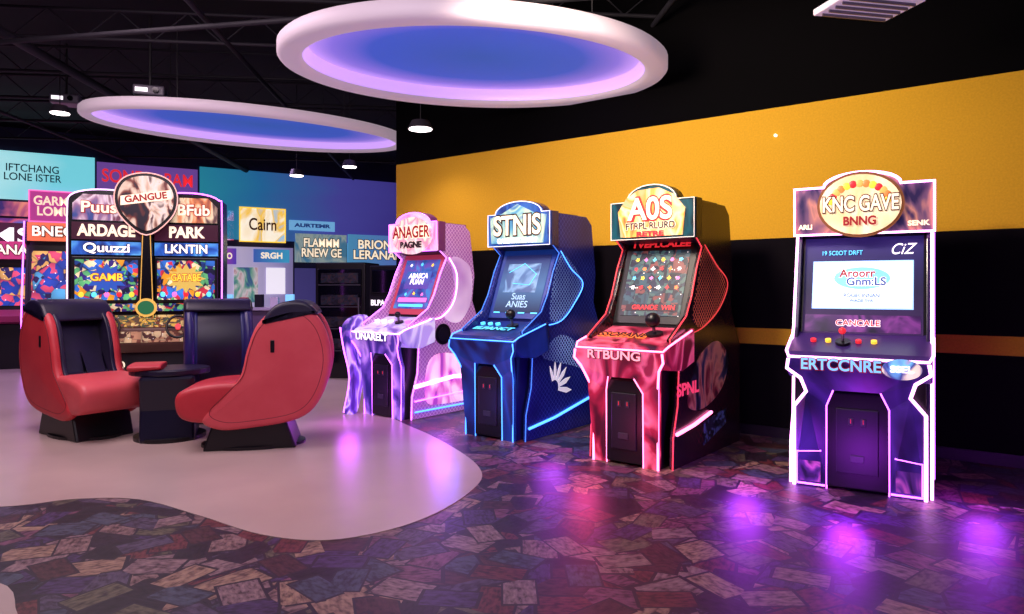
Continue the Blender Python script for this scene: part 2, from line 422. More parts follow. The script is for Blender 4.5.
def cabinet(name, loc, ang, c):
    E = empty(name, (loc[0], loc[1], 0), (0, 0, R(ang)))
    w = c.get('w', .78); D = c.get('D', 1.35); hw = w/2
    side = [(D, 0), (D, .92), (D-.14, 1.12), (D-.22, 1.3), (D-.18, 1.6), (D-.26, 2.12), (D-.36, 2.2), (.5, 2.2), (.46, 1.9),
            (.60, 1.80), (.50, 1.62), (.40, 1.38), (.30, 1.22), (.10, 1.10), (0, 1.04), (.04, .9), (.16, .8), (.14, .5), (.06, .25), (.05, 0)]
    if c.get('straight'):
        side = [(D, 0), (D, 1.0), (D-.05, 2.2), (.36, 2.2), (.36, 1.88), (.34, 1.8), (.16, 1.15), (.10, 1.06), (.02, 1.0), (.06, .86), (.16, .8), (.14, .5), (.04, .3), (.03, 0)]
        s0, s1 = (.22, 1.10), (.42, 1.84)
    else:
        s0, s1 = (.36, 1.14), (.64, 1.84)
    for sx, nm in ((-1, 'side_panel_l'), (1, 'side_panel_r')):
        prism(nm, side, sx*hw, sx*(hw-.04), c['side'], E, bevel=.006)
    body = [(D-.03, 0.02), (D-.03, .9), (D-.26, 1.2), (D-.29, 2.15), (.52, 2.15), (.5, 1.9), s1, s0, (s0[0]-.02, 1.0), (.2, .8), (.2, .02)]
    prism('body', body, -hw+.04, hw-.04, c.get('body', BLACK), E)
    box('foot_plinth', (0, D/2+.05, .03), (w-.1, D-.2, .06), BLACK, E)
    ed = side[7:] if not c.get('straight') else side[3:]
    for sx in (-1, 1):
        tube('edge_light_%s' % ('l' if sx < 0 else 'r'), [(sx*(hw-.005), u-.008, z) for u, z in ed], c.get('er', .006), c['edge'], E)
    M, H = mount('display', E, s0, s1, .012)
    sw = w-.1
    prism('bezel', [(-sw/2, -H/2), (sw/2, -H/2), (sw/2, H/2), (-sw/2, H/2)], -.01, .0, c.get('bezel', BLACK), M, axis='z')
    c['screen'](M, sw, H)
    mu = c.get('mu', .42); z0 = c.get('mz', 1.88); mw = c.get('mw', .8)/2; mh = c.get('mh', .33)
    cw, ch = c.get('crest', (.22, .14))
    pl = [(-mw, z0), (mw, z0), (mw, z0+mh)] + [(x, z) for x, z in ell(0, z0+mh, cw, ch, 14, 0, 180)] + [(-mw, z0+mh)]
    prism('marquee_plate', pl, mu, mu+.12, c['marq'], E, axis='y')
    inn = [(x*1.02, (z-z0-mh/2)*1.03+z0+mh/2) for x, z in pl]
    prism('marquee_housing', inn, mu+.02, mu+.13, c.get('mhouse', BLACK), E, axis='y')
    box('marquee_box', (0, mu+.3, z0+mh/2), (mw*2*.97, .4, mh*.96), c.get('mhouse', BLACK), E)
    tube('marquee_light', [(x, mu-.01, z) for x, z in pl], c.get('mr', .008), c['mneon'], E, closed=True)
    c['marqf'](E, mu-.006, z0, mw, mh, ch)
    prism('speaker_strip', [(mu+.02, z0), (s1[0], s1[1]), (s1[0]+.02, s1[1]+.1), (mu+.1, z0+.06)], -hw+.05, hw-.05, DARK, E)
    dw = c.get('dw', .84)/2
    deck = [(s0[0]+.02, 1.12), (s0[0]-.05, 1.10), (-.10, .99), (-.15, .95), (-.15, .88), (-.04, .80), (.16, .78), (s0[0]+.02, .84)]
    prism('control_deck', deck, -dw, dw, c['deck'], E, bevel=.012)
    tube('deck_light', [(-dw-.004, s0[0]-.05, 1.10), (-dw-.004, -.10, .995), (-dw+.02, -.158, .955), (dw-.02, -.158, .955), (dw+.004, -.10, .995), (dw+.004, s0[0]-.05, 1.10)], c.get('dr', .007), c['dneon'], E)
    DM, DH = mount('deck_controls', E, (-.10, .99), (s0[0]-.05, 1.10), .004)
    c['deckf'](DM, dw*2, DH)
    o = [(-dw+.02, .94), (-dw+.01, .87), (-.36, .80), (-.33, .70), (-c['lw'], .58), (-c['lw'], .0)]
    iw = c.get('iw', .17)
    i = [(-iw, 0), (-iw, .60), (-iw+.05, .72)]
    outer = o+i; full = outer+[(-x, z) for x, z in reversed(outer)]
    bm = bmesh.new()
    def uu(z): return -.165 if z > .86 else (-.165+.13*(.86-z)/.28 if z > .58 else -.035)
    f = [bm.verts.new((x, uu(z), z)) for x, z in full]; g = [bm.verts.new((x, uu(z)+.045, z)) for x, z in full]
    bm.faces.new(f); bm.faces.new(g)
    for k in range(len(f)):
        bm.faces.new((f[k], f[(k+1) % len(f)], g[(k+1) % len(f)], g[k]))
    bmesh.ops.triangulate(bm, faces=bm.faces)
    mesh('front_shield', bm, c['shield'], E)
    for sx in (-1, 1):
        s_ = 'l' if sx < 0 else 'r'
        tube('shield_light_'+s_, [(sx*x, uu(z)-.006, z) for x, z in reversed(o)], c.get('lr', .007), c['lneon'], E)
        tube('inner_light_'+s_, [(sx*x, uu(z)-.006, z) for x, z in i], .005, c.get('ineon', c['lneon']), E)
        prism('leg_'+s_, [(-.0, 0), (.22, 0), (.22, .8), (-.0, .8)], sx*c['lw'], sx*iw, c.get('leg', BLACK), E)
    box('coin_door', (0, .02, .36), (iw*2, .14, .68), BLACK, E, bevel=.01)
    box('coin_plate', (0, -.056, .36), (iw*1.35, .014, .46), DARK, E, bevel=.004)
    for k in (-1, 1):
        box('coin_slot_%s' % ('l' if k < 0 else 'r'), (k*.04, -.066, .50), (.032, .010, .05), mat('slot_grey', (50,46,60), .4), E, bevel=.003)
        box('coin_slit_%s' % ('l' if k < 0 else 'r'), (k*.04, -.073, .505), (.004, .004, .03), glow('slot_red', (200,40,50), .8), E)
    box('coin_return', (0, -.066, .24), (.09, .010, .05), mat('slot_grey', (50,46,60), .4), E, bevel=.003)
    if 'extra' in c: c['extra'](E, hw, D)
    return E

Z0 = (0, 0, 0)
def icons(M, m_list, pts, s):
    for k, (x, y) in enumerate(pts):
        bm = bmesh.new(); n = random.choice([4, 5, 6, 8]); vs = []
        for i in range(n*2):
            r = s*(1 if i % 2 == 0 else .55)*random.uniform(.8, 1.1); a = math.pi*i/n
            vs.append(bm.verts.new((x+r*math.cos(a), y+r*math.sin(a), .007)))
        bm.faces.new(vs); mesh('icon_%d' % k, bm, m_list[k % len(m_list)], M)
def rect(name, M, x, y, w, h, m, z=.004, d=.004):
    return box(name, (x, y, z), (w, h, d), m, M)

# --- pink / lavender cabinet
def scr1(M, w, H):
    rect('screen', M, 0, .0, w*.84, H*.82, swirl('scr_violet', [(50,40,120), (40,90,160), (90,60,150), (60,120,180)], 3, .85, 4))
    rect('screen_panel', M, 0, .05, w*.6, .22, gradient('scr_vp', [(90,60,150), (50,90,160)], axis=1, es=.8), .007)
    text('screen_text', 'ABASCA\nPUAN', .09, L_WHITE, M, (0, .06, .014), Z0, w*.48, .001, .002)
    rect('screen_bar', M, 0, -.2, w*.7, .05, L_PINK, .008)
    rect('screen_bar2', M, 0, -.27, w*.6, .03, L_CYAN, .008)
    icons(M, [L_CYAN, L_YEL, L_PINK, L_WHITE], [(-.14, -.13), (0, -.12), (.14, -.13), (-.18, .24), (0, .25), (.18, .24)], .028)
def mq1(E, y, z0, mw, mh, ch):
    prism('crest', ell(0, z0+mh*.55, mw*.84, mh*.66), y-.02, y, swirl('crest1', [(225,170,170), (245,220,215), (215,130,160), (250,225,200)], 4, .8, 2), E, axis='y')
    outline_text('marquee_text', 'ANAGER', .19, INKR, L_CREAM, E, (0, y-.022, z0+mh*.66), w=.64)
    text('marquee_sub', 'BAGNE', .1, INK, E, (0, y-.028, z0+mh*.22), w=.36, bold=.004)
def dk1(M, w, H):
    for x in (-.3, -.18, -.06, .22): cyl('button%+.0f' % (x*100), (x, .04, .012), .03, .02, L_PINK if x > 0 else L_WHITE, M)
    cyl('joystick_base', (.1, .02, .01), .05, .02, BLACK, M); cyl('joystick_stem', (.1, .02, .05), .012, .09, METAL, M); ball('joystick_knob', (.1, .02, .1), .035, BLACK, M)
def ex1(E, hw, D):
    x = hw+.002
    cyl('side_speaker', (x, .52, .92), .12, .03, BLACK, E, 'x'); cyl('side_speaker_cone', (x+.012, .52, .92), .08, .02, DARK, E, 'x')
    prism('side_art', smoothpts([(.25,.2),(.3,.62),(.6,.7),(1.0,.55),(1.15,.3),(1.1,.14),(.5,.12)], 5), x, x+.004, swirl('side_art_pink', [(170,70,180), (230,130,200), (250,200,235), (255,230,250), (150,80,190)], 3, .7, 5), E)
    tube('side_light', [(x+.01, .08, .36), (x+.01, .7, .42), (x+.01, 1.2, .38)], .022, N_WHITE, E)
    tube('side_light_low', [(x+.01, .08, .20), (x+.01, 1.2, .24)], .008, N_PURP, E)
    tube('side_sweep', [(x+.01, u, z) for u, z in smoothpts([(.62,1.8),(.75,1.6),(.7,1.3),(.5,1.12),(.3,1.1)], 6, False)], .007, N_WHITE, E)
    prism('side_dots', smoothpts([(.66,1.8),(.98,1.7),(1.0,1.3),(.8,1.05),(.55,1.12),(.74,1.35)], 5), x, x+.004, net('pink_dots', (160,80,180), (255,225,250), 34, .12, es=.5, rnd=0, base2=(110,50,150)), E)
    tube('foot_light', [(x+.01, .08, .08), (x+.01, 1.2, .08)], .009, N_BLUE, E)
    prism('pod_wing', smoothpts([(-.24,1.0),(-.1,1.12),(.1,1.1),(.1,.7),(0,.3),(-.08,.02),(-.2,.02),(-.12,.4),(-.2,.75)], 4), -hw-.09, -hw+.0, swirl('pod_art', [(70,40,140), (120,80,200), (220,200,250), (150,100,210), (50,40,130)], 4, .55, 3), E, bevel=.01)
    tube('pod_light', [(-hw-.095, u, z) for u, z in smoothpts([(-.25,1.0),(-.2,.75),(-.12,.4),(-.2,.02)], 5, False)], .010, N_PURP, E)
    outline_text('front_text', 'UNARELT', .11, L_WHITE, mat('ink_violet', (60,30,110), .5), E, (-.03, -.172, .905), w=.55)
cabinet('arcade_cabinet', (-1.43, 7.89), -39, dict(side=net('pink_mesh_side', (150,84,160), (250,205,240), 26, .08, es=.30, base2=(190,126,196), rnd=0, soft=(.1,.9)), marq=swirl('mq_pink', [(200,90,140), (235,160,190), (245,200,210)], 4, .9, 1),
    edge=N_PURP, mneon=N_PURP, deck=swirl('deck_lilac', [(120,90,180), (180,160,225), (235,225,250), (190,165,230)], 3, .5, 4), dneon=N_WHITE, shield=swirl('shield_pink', [(40,34,110), (100,70,170), (185,145,225), (70,50,150)], 3, .5, 6),
    lneon=N_PURP, lw=.31, screen=scr1, marqf=mq1, deckf=dk1, extra=ex1, crest=(.28, .12), bezel=mat('pink_bezel', (190,70,90), .4, em=(190,60,90), es=.4), D=1.25, mhouse=mat('pink_housing', (120,50,110), .35, em=(120,50,110), es=.15)))

# --- blue cabinet
def scr2(M, w, H):
    rect('screen', M, 0, .0, w*.86, H*.84, gradient('scr_blue', [(16,24,60), (60,96,140), (26,34,90)], axis=1, es=.75))
    rect('screen_mid', M, -.02, .06, w*.62, H*.42, swirl('scr2mid', [(30,50,100), (60,100,150), (110,150,190), (50,80,130)], 3, .6, 7), .006)
    text('screen_text', 'Suas\nANIES', .1, mat('scrink', (170,205,240), .5, em=(170,205,240), es=.7), M, (0, -.19, .012), Z0, w*.4, .001)
    tube('screen_line', [(-.2, .12, .012), (-.02, .22, .012), (.16, .1, .012), (.1, -.02, .012), (-.12, .0, .012)], .003, L_CYAN, M)
    for j in range(4): rect('screen_tick_%d' % j, M, -.24+.16*j, -.32, .08, .012, L_CYAN, .009)
def mq2(E, y, z0, mw, mh, ch):
    prism('crest', [(-mw*.86, z0+.03), (mw*.8, z0+.02), (mw*.9, z0+mh*.9), (mw*.5, z0+mh*1.0), (0, z0+mh*1.28), (-mw*.5, z0+mh*1.02), (-mw*.9, z0+mh*.9)], y-.015, y, swirl('crest2', [(40,90,150), (90,150,175), (170,195,170), (60,110,160)], 4, .75, 8), E, axis='y')
    outline_text('marquee_text', 'STNIS', .28, L_CREAM, INK, E, (0, y-.02, z0+mh*.60), w=.62)
    text('marquee_sub', 'GALEGHT BNEM', .07, L_WHITE, E, (0, y-.028, z0+.05), w=.5, bold=.002)
def dk2(M, w, H):
    outline_text('deck_text', 'ELPANCT', .11, L_CYAN, INK, M, (-.05, -.02, .004), Z0, w*.6)
    cyl('joystick_base', (.12, .08, .01), .06, .02, BLACK, M); cyl('joystick_stem', (.12, .08, .07), .012, .12, METAL, M)
    ball('trackball', (.12, .08, .13), .05, BLACK, M)
    for i, x in enumerate((-.3, -.2, -.1)): cyl('button_%d' % i, (x, .12, .01), .025, .02, L_CYAN, M)
def ex2(E, hw, D):
    x = hw+.002
    wm = mat('mark_white', (215,220,235), .4, em=(215,220,235), es=.5)
    for k in range(6):   # plain fan-shaped stand-in mark
        a = R(-10+24*k); ln = .34-.02*k; r0 = .08; ru, rz = .50, .46
        p = lambda r, da: (ru+r*math.cos(a+da)*.9, rz+r*math.sin(a+da))
        prism('mark_ray_%d' % k, [p(r0, -.25), p(ln*.7, -.13), p(ln, 0.02), p(ln*.7, .11), p(r0, .2)], x, x+.004, wm, E)
    tube('side_light', [(x+.01, .08, .12), (x+.01, .5, .17), (x+.01, 1.28, .32)], .013, N_BLUE, E)
    tube('side_sweep', [(x+.01, u, z) for u, z in smoothpts([(.60,1.82),(.78,1.65),(1.0,1.5),(.85,1.3),(.6,1.12),(.25,1.08)], 6, False)], .005, N_BLUE, E)
    prism('side_net_panel', smoothpts([(.62,1.78),(1.0,1.5),(.85,1.28),(.6,1.12),(.42,1.2)], 5), x, x+.004, net('net_blue', (24,28,110), (150,190,255), 30, .1, es=.3, rnd=0), E)
    prism('side_net_low', smoothpts([(.3,.8),(.6,.98),(.95,.85),(1.1,.6),(.8,.66),(.5,.72)], 5), x, x+.003, net('net_blue', (24,28,110), (150,190,255), 30, .1, es=.3, rnd=0), E)
cabinet('arcade_cabinet', (-.20, 6.80), -39, dict(side=net('navy_mesh_side', (18,22,84), (60,80,180), 24, .04, es=.14, base2=(24,30,120), rnd=0), marq=swirl('mq_blue', [(24,30,90), (50,90,160), (30,50,130)], 4, .6, 3),
    edge=glow('neon_blue_soft', (60,120,230), 1.2), er=.005, mneon=glow('neon_white_soft', (225,225,255), 1.2), mr=.005, deck=swirl('deck_blue', [(12,20,70), (24,44,130), (16,30,100)], 2, .3, 4), dneon=N_BLUE, dr=.006, shield=swirl('shield_blue', [(10,14,50), (16,34,100), (24,60,140), (12,20,70)], 2, .3, 6),
    lneon=N_BLUE, lr=.006, lw=.30, screen=scr2, marqf=mq2, deckf=dk2, extra=ex2, crest=(.3, .12), body=NAVY, leg=NAVY, D=1.45, mhouse=NAVY, bezel=mat('bezel_blue', (26,50,130), .3, em=(26,60,150), es=.4)))

# --- red / black cabinet
def scr3(M, w, H):
    rect('screen', M, 0, .0, w*.84, H*.82, art('scr_teal', [(24,44,56), (40,70,84), (30,36,60), (60,90,90), (20,24,40), (110,60,60)], 6, .7, 3, 'CHEBYCHEV', warp=.01))
    icons(M, [L_YEL, L_RED, L_CYAN, L_WHITE, L_PINK, L_ORG], [(-.21+.084*i, .22-.088*j) for i in range(6) for j in range(4)], .024)
    rect('screen_bar', M, .0, -.235, w*.7, .06, mat('scr3bar', (40,16,30), .4, em=(60,20,40), es=.5), .007)
    text('screen_sub', 'GRANDE  WIN', .06, L_RED, M, (.03, -.235, .012), Z0, w*.6, .001, .001)
    text('screen_top', 'TVEPLCALEE', .08, L_RED, M, (0, H/2-.02, .03), Z0, w*.85, .001, .003)
def mq3(E, y, z0, mw, mh, ch):
    prism('crest', [(-mw*.74, z0+.02), (mw*.74, z0+.02), (mw*.8, z0+mh*.75), (mw*.55, z0+mh*1.12), (mw*.2, z0+mh*1.32), (-mw*.3, z0+mh*1.3), (-mw*.6, z0+mh*1.1), (-mw*.8, z0+mh*.75)], y-.015, y, swirl('crest3', [(215,90,50), (235,160,80), (245,215,160), (225,130,60), (140,150,110)], 4, .85, 9), E, axis='y')
    outline_text('marquee_text', 'A0S', .27, L_CREAM, INKR, E, (0, y-.02, z0+mh*.76), w=.44)
    outline_text('marquee_sub', 'FTRPL RLURD', .08, INK, L_CREAM, E, (0, y-.022, z0+.11), w=.48)
    text('marquee_sub2', 'RETRE', .06, L_RED, E, (0, y-.026, z0+.04), w=.26, bold=.003)
def dk3(M, w, H):
    outline_text('deck_text', 'SSOPANE', .15, mat('deckink', (60,16,24), .5), L_ORG, M, (-.1, -.0, .004), Z0, w*.55)
    cyl('joystick_base', (.17, .05, .01), .07, .02, BLACK, M); cyl('joystick_stem', (.17, .05, .06), .014, .1, METAL, M)
    ball('trackball', (.17, .05, .13), .062, BLACK, M)
def ex3(E, hw, D):
    x = hw+.002
    prism('side_net_panel', smoothpts([(.64,1.8),(1.08,1.5),(.95,1.28),(.6,1.12),(.40,1.2),(.5,1.5)], 5), x, x+.004, net('net_red', (34,12,20), (235,110,80), 30, .1, es=.4, rnd=0), E)
    prism('side_art', smoothpts([(.3,.5),(.5,.85),(.9,.98),(1.15,.8),(1.0,.55),(.6,.42)], 5), x, x+.004, swirl('side_art_red', [(24,16,24), (90,26,40), (150,90,80), (40,34,60), (16,12,20)], 4, .3, 5), E)
    prism('side_tiles', [(.62,.1),(1.1,.22),(1.1,.36),(.62,.3)], x, x+.003, art('tiles_blue', [(26,24,44), (60,70,110), (16,16,26)], 10, .2, 5, 'CHEBYCHEV', warp=0, spark=False), E)
    tube('side_light', [(x+.012, .08, .28), (x+.012, .4, .31), (x+.012, .75, .37)], .015, N_PKW, E)
    tube('side_sweep', [(x+.01, u, z) for u, z in smoothpts([(.62,1.82),(.86,1.66),(1.12,1.5),(.95,1.28),(.6,1.12),(.25,1.06)], 6, False)], .005, glow('neon_red_soft', (210,60,60), 1.2), E)
    text('side_text', 'SPNL', .14, glow('side_letter', (220,60,90), .9), E, (x+.006, .3, .62), (R(90), 0, R(90)), .42, .001, .004)
    outline_text('front_text', 'RTBUNG', .10, glow('lit_rose', (250,150,170), 1.0), mat('ink_maroon', (70,10,30), .5), E, (-.03, -.172, .905), w=.5)
cabinet('arcade_cabinet', (.95, 5.77), -39, dict(side=net('black_red_side', (14,11,18), (100,32,42), 18, .04, es=.06, base2=(20,12,20), rnd=.3), marq=swirl('mq_black', [(8,24,34), (16,70,84), (10,30,40)], 4, .5, 3),
    edge=glow('neon_red_edge', (230,60,70), 1.5), er=.006, mneon=glow('marquee_edge3', (230,215,200), .8), mr=.005, deck=swirl('deck_red', [(50,10,24), (150,30,60), (220,90,120), (90,14,36)], 3, .5, 4), dneon=N_PKW, dr=.008, shield=swirl('shield_red', [(60,10,30), (150,26,60), (225,100,140), (130,28,60)], 3, .7, 6),
    lneon=N_PKW, lr=.010, lw=.30, screen=scr3, marqf=mq3, deckf=dk3, extra=ex3, crest=(.24, .14), D=1.45))

# --- right-hand purple cabinet
def scr4(M, w, H):
    rect('screen_surround', M, 0, .0, w*.98, H*.98, gradient('surround4', [(60,30,90), (26,22,70), (40,34,110)], axis=1, es=.4), .002)
    rect('screen_edge', M, 0, 0, w*.83, H*.49, glow('scr_edge', (150,190,255), 1.3), .004)
    rect('screen', M, 0, -.0, w*.81, H*.47, gradient('scr_white', [(190,220,245), (240,245,250), (200,228,250)], axis=1, es=1.05), .006)
    rect('screen_lower', M, 0, -.30, w*.94, .13, swirl('scr4low', [(24,14,50), (70,30,100), (130,60,150), (40,24,80)], 3, .4, 4), .004)
    text('upper_text', '19 5C0OT DRFT', .05, L_CYAN, M, (-.14, .25, .012), Z0, w*.34, .001)
    text('upper_script', 'CiZ', .12, L_WHITE, M, (.26, .27, .012), Z0, w*.2, .001, 0, .4)
    prism('title_badge', [(x, y) for x, y in ell(.0, .05, .19, .085)], .009, .012, L_SKY, M, axis='z')
    outline_text('screen_title', 'Aroorr', .085, INKR, L_WHITE, M, (-.03, .085, .014), Z0, .25)
    outline_text('screen_title_sub', 'Gnm:LS', .085, INKB, L_WHITE, M, (.03, .02, .014), Z0, .27)
    text('screen_small', 'ROOECINNAN', .04, INKB, M, (0, -.085, .012), Z0, .24, .001)
    text('screen_small_sub', 'WADE SVA', .03, INKB, M, (0, -.125, .012), Z0, .16, .001)
    outline_text('lower_title', 'CANCALE', .06, L_RED, L_WHITE, M, (-.02, -.30, .014), Z0, .3)
def mq4(E, y, z0, mw, mh, ch):
    cx = -.01
    prism('crest_rim', ell(cx, z0+mh*.60, .295, .245, 36), y-.02, y, mat('crest_brown', (110,60,30), .5, em=(140,80,40), es=.5), E, axis='y')
    prism('crest', ell(cx, z0+mh*.60, .275, .225, 36), y-.03, y-.015, swirl('crest4', [(240,222,190), (225,190,140), (245,232,205)], 3, .9, 1), E, axis='y')
    for k in range(13):
        t = R(12+156*k/12)
        ball('crest_fruit_%d' % k, (cx+.2*math.cos(t), y-.03, z0+mh*.60+.155*math.sin(t)), .028, [L_YEL, L_ORG, glow('fruit_tan', (220,170,90), .9), L_RED][k % 4], E, (1, .25, 1))
    outline_text('marquee_text', 'KNC GAVE', .16, L_CREAM, mat('letter_brown', (90,20,24), .5), E, (cx, y-.036, z0+mh*.60), w=.52)
    text('marquee_sub', 'BNNG', .09, INKR, E, (cx, y-.04, z0+mh*.25), w=.22, bold=.003)
    text('marquee_corner', 'SENK', .05, L_CREAM, E, (.37, y-.004, z0+.06), w=.14, bold=.002)
    text('marquee_corner_l', 'ARLI', .05, L_CREAM, E, (-.39, y-.004, z0+.06), w=.10, bold=.002)
def dk4(M, w, H):
    for i, x in enumerate((-.3, -.2, .0, .1)): cyl('button_%d' % i, (x, .02, .01), .02, .02, [L_RED, L_YEL][i % 2], M)
    cyl('joystick_base', (-.1, .0, .01), .05, .02, BLACK, M); cyl('joystick_stem', (-.1, .0, .05), .01, .09, METAL, M); ball('joystick_knob', (-.1, 0, .1), .025, L_RED, M)
def ex4(E, hw, D):
    outline_text('front_text', 'ERTCCNRE', .11, L_SKY, INKR, E, (-.10, -.172, .905), w=.52)
    prism('front_badge', ell(.28, .90, .12, .07), -.18, -.17, swirl('badge4', [(220,70,60), (120,190,235), (60,60,140), (240,220,200)], 5, .8, 3), E, axis='y')
    text('front_badge_text', 'SSEL', .06, L_WHITE, E, (.28, -.187, .9), w=.14, bold=.002)
    for sx, nm in ((-1, 'l'), (1, 'r')):
        prism('leg_art_'+nm, smoothpts([(sx*.37,.30),(sx*.375,.46),(sx*.33,.57),(sx*.27,.50),(sx*.265,.30)], 4), -.055, -.04, glow('leg_blue', (36,70,190), .9), E, axis='y')
        for j, (zz, rr) in enumerate([(.50, .03), (.43, .045), (.36, .03)]):
            prism('leg_mark_%s_%d' % (nm, j), [(sx*.32+rr*math.cos(R(36*q+90))*(1 if q % 2 == 0 else .45), zz+rr*math.sin(R(36*q+90))*(1 if q % 2 == 0 else .45)) for q in range(10)], -.06, -.052, L_SKY if j != 1 else L_WHITE, E, axis='y')
        prism('leg_foot_'+nm, [(sx*.39,.04),(sx*.39,.24),(sx*.24,.26),(sx*.24,.04)], -.05, -.04, swirl('leg_foot4', [(26,18,50), (80,40,110), (170,80,150), (40,24,70)], 6, .6, 3), E, axis='y')
        tube('leg_foot_light_'+nm, [(sx*.40,-.052,.03),(sx*.40,-.052,.25),(sx*.235,-.052,.27)], .006, N_PURP, E)
    tube('back_edge_light', [(hw+.006, .5, 2.18), (hw+.006, .45, 1.3), (hw+.006, .3, .7), (hw+.006, .2, .1)], .007, N_PURP, E)
    tube('base_light', [(-.41, -.05, .02), (-.21, -.05, .02)], .007, N_PURP, E); tube('base_light_r', [(.21, -.05, .02), (.41, -.05, .02)], .007, N_PURP, E)
cabinet('arcade_cabinet', (2.47, 5.0), -31, dict(w=.92, dw=.92, straight=True, side=mat('side_dusk', (36,28,66), .3, coat=.3), marq=swirl('mq_violet', [(40,30,70), (100,70,100), (180,120,110), (60,40,80)], 4, .65, 3),
    edge=N_WHITE, er=.010, mneon=N_WHITE, mr=.011, deck=mat('deck_purple', (60,40,100), .3, em=(70,40,120), es=.2), dneon=N_WHITE, dr=.010, shield=swirl('shield_purple', [(16,12,40), (36,24,80), (60,36,110), (22,16,56)], 2, .3, 6),
    lneon=N_WHITE, lr=.012, ineon=N_PURP, lw=.42, iw=.20, screen=scr4, marqf=mq4, deckf=dk4, extra=ex4, crest=(.26, .10), D=.95, mw=.94, mu=.30, mz=1.86, mh=.36))

# ------------------------------------------------------------ racing seats
RED = noise_mat('red_seat_vinyl', (192, 46, 58), (206, 58, 66), 4, .45)
PINKR = noise_mat('rose_seat_vinyl', (216, 78, 86), (226, 92, 98), 4, .45)
NVY = noise_mat('navy_seat_vinyl', (20, 16, 40), (34, 24, 60), 4, .4)
NVB = noise_mat('blue_seat_vinyl', (34, 32, 88), (48, 40, 110), 4, .35)
wing = [(.22,.30), (.40,.50), (.54,.66), (.60,.90), (.69,1.13), (.86,1.27), (1.08,1.29), (1.26,1.12), (1.33,.80), (1.24,.46), (1.04,.27), (.6,.20), (.35,.20)]
cush = [(0,.45), (.06,.55), (.3,.605), (.60,.60), (.72,.48), (.62,.34), (.3,.26), (.06,.30)]
midp = [(.40,.36), (.50,.50), (.62,.56), (.74,.8), (.84,1.08), (.97,1.2), (1.1,1.2), (1.2,1.02), (1.22,.78), (1.12,.46), (.98,.3), (.53,.27)]
def seat(loc, ang, m_w, m_c, m_b, m_i=None, w=.33, stripe=None, m_shell=None):
    E = empty('racing_seat', (loc[0], loc[1], 0), (0, 0, R(ang)))
    of = lambda pts: [(u-.62, z) for u, z in pts]
    pillow('side_wing_l', of(wing), -w, -w+.10, m_w, E, .048)
    pillow('side_wing_r', of(wing), w-.10, w, m_w, E, .048)
    # navy lining inside the wings
    ctr = lambda s: [((u-.80)*s+.80-.62-.012, (z-.76)*s+.76) for u, z in wing]
    pillow('lining_l', ctr(.97), -w+.08, -w+.125, m_i or m_b, E, .015)
    pillow('lining_r', ctr(.97), w-.125, w-.08, m_i or m_b, E, .015)
    pillow('seat_core', of(midp), -w+.08, w-.08, m_i or m_b, E, .03)
    pillow('back_shell', [(.50,1.22), (.62,1.08), (.68,.80), (.60,.48), (.44,.30), (.40,.36), (.52,.6), (.56,.85), (.50,1.05), (.42,1.2)], -w+.07, w-.07, m_shell or m_w, E, .02)
    pillow('cushion', of(cush), -w+.01, w-.01, m_c, E, .055)
    for k, (xa, xb) in enumerate([(-w+.13, -.005), (.005, w-.13)]):
        pillow('backrest_pad_%d' % k, [(-.02,.60), (.08,.66), (.20,1.0), (.31,1.2), (.42,1.22), (.30,.9), (.16,.6)], xa, xb, m_i or m_b, E, .03)
    pillow('head_cap', [(.10,1.13), (.20,1.28), (.34,1.335), (.5,1.32), (.59,1.22), (.5,1.20), (.35,1.19), (.2,1.15)], -w-.004, w+.004, m_b, E, .04)
    for sx in (-1, 1):
        x = sx*(w+.001)
        tube('piping_%s' % ('l' if sx < 0 else 'r'), [(x*.99, (u-.78)*.87+.16, (z-.75)*.87+.75) for u, z in smoothpts(wing, 5)], .0035, mat('piping_dark', (120,24,38), .5), E, True)
        box('strap_slot_%s' % ('l' if sx < 0 else 'r'), (x, .20, .93), (.012, .035, .11), BLACK, E, .004)
    if stripe:
        tube('rear_stripe', [(-w*.5, u-.62-.012, z) for u, z in smoothpts([(.95,1.29),(1.1,1.28),(1.25,1.12),(1.325,.8),(1.235,.46)], 6, False)], .03, stripe, E)
    prism('pedestal', [(-.40,.0), (.40,0), (.36,.12), (.30,.28), (-.30,.30), (-.36,.12)], -w+.06, w-.06, BLACK, E, .02)
    prism('floor_plate', ell(0, 0, w*.92, .46, 28), .0, .03, BLACK, E, axis='z')
    return E
seat((-2.40, 6.52), -78, PINKR, RED, NVY)
seat((-4.24, 6.97), 56, RED, PINKR, NVY, stripe=mat('pink_stripe', (235,150,160), .4))
seat((-3.32, 7.85), 206, NVB, NVY, NVY, mat('seat_blue', (30,36,100), .4), m_shell=NVY)

def pod():
    E = empty('seat_console_table', (-3.32, 6.80, 0), (0, 0, R(20)))
    prism('column', [(-.26,0), (.26,0), (.22,.3), (.28,.62), (-.28,.62), (-.22,.3)], -.24, .24, mat('navy_column', (20,18,44), .3), E, .03)
    prism('table_top', ell(0, 0, .36, .28, 28), .62, .68, NVY, E, axis='z', bevel=.015)
    pillow('arm_pad', [(-.2,.67), (.2,.67), (.22,.72), (-.22,.73)], -.34, -.05, RED, E, .02)
    cyl('foot', (0,0,.02), .32, .04, BLACK, E)
pod()

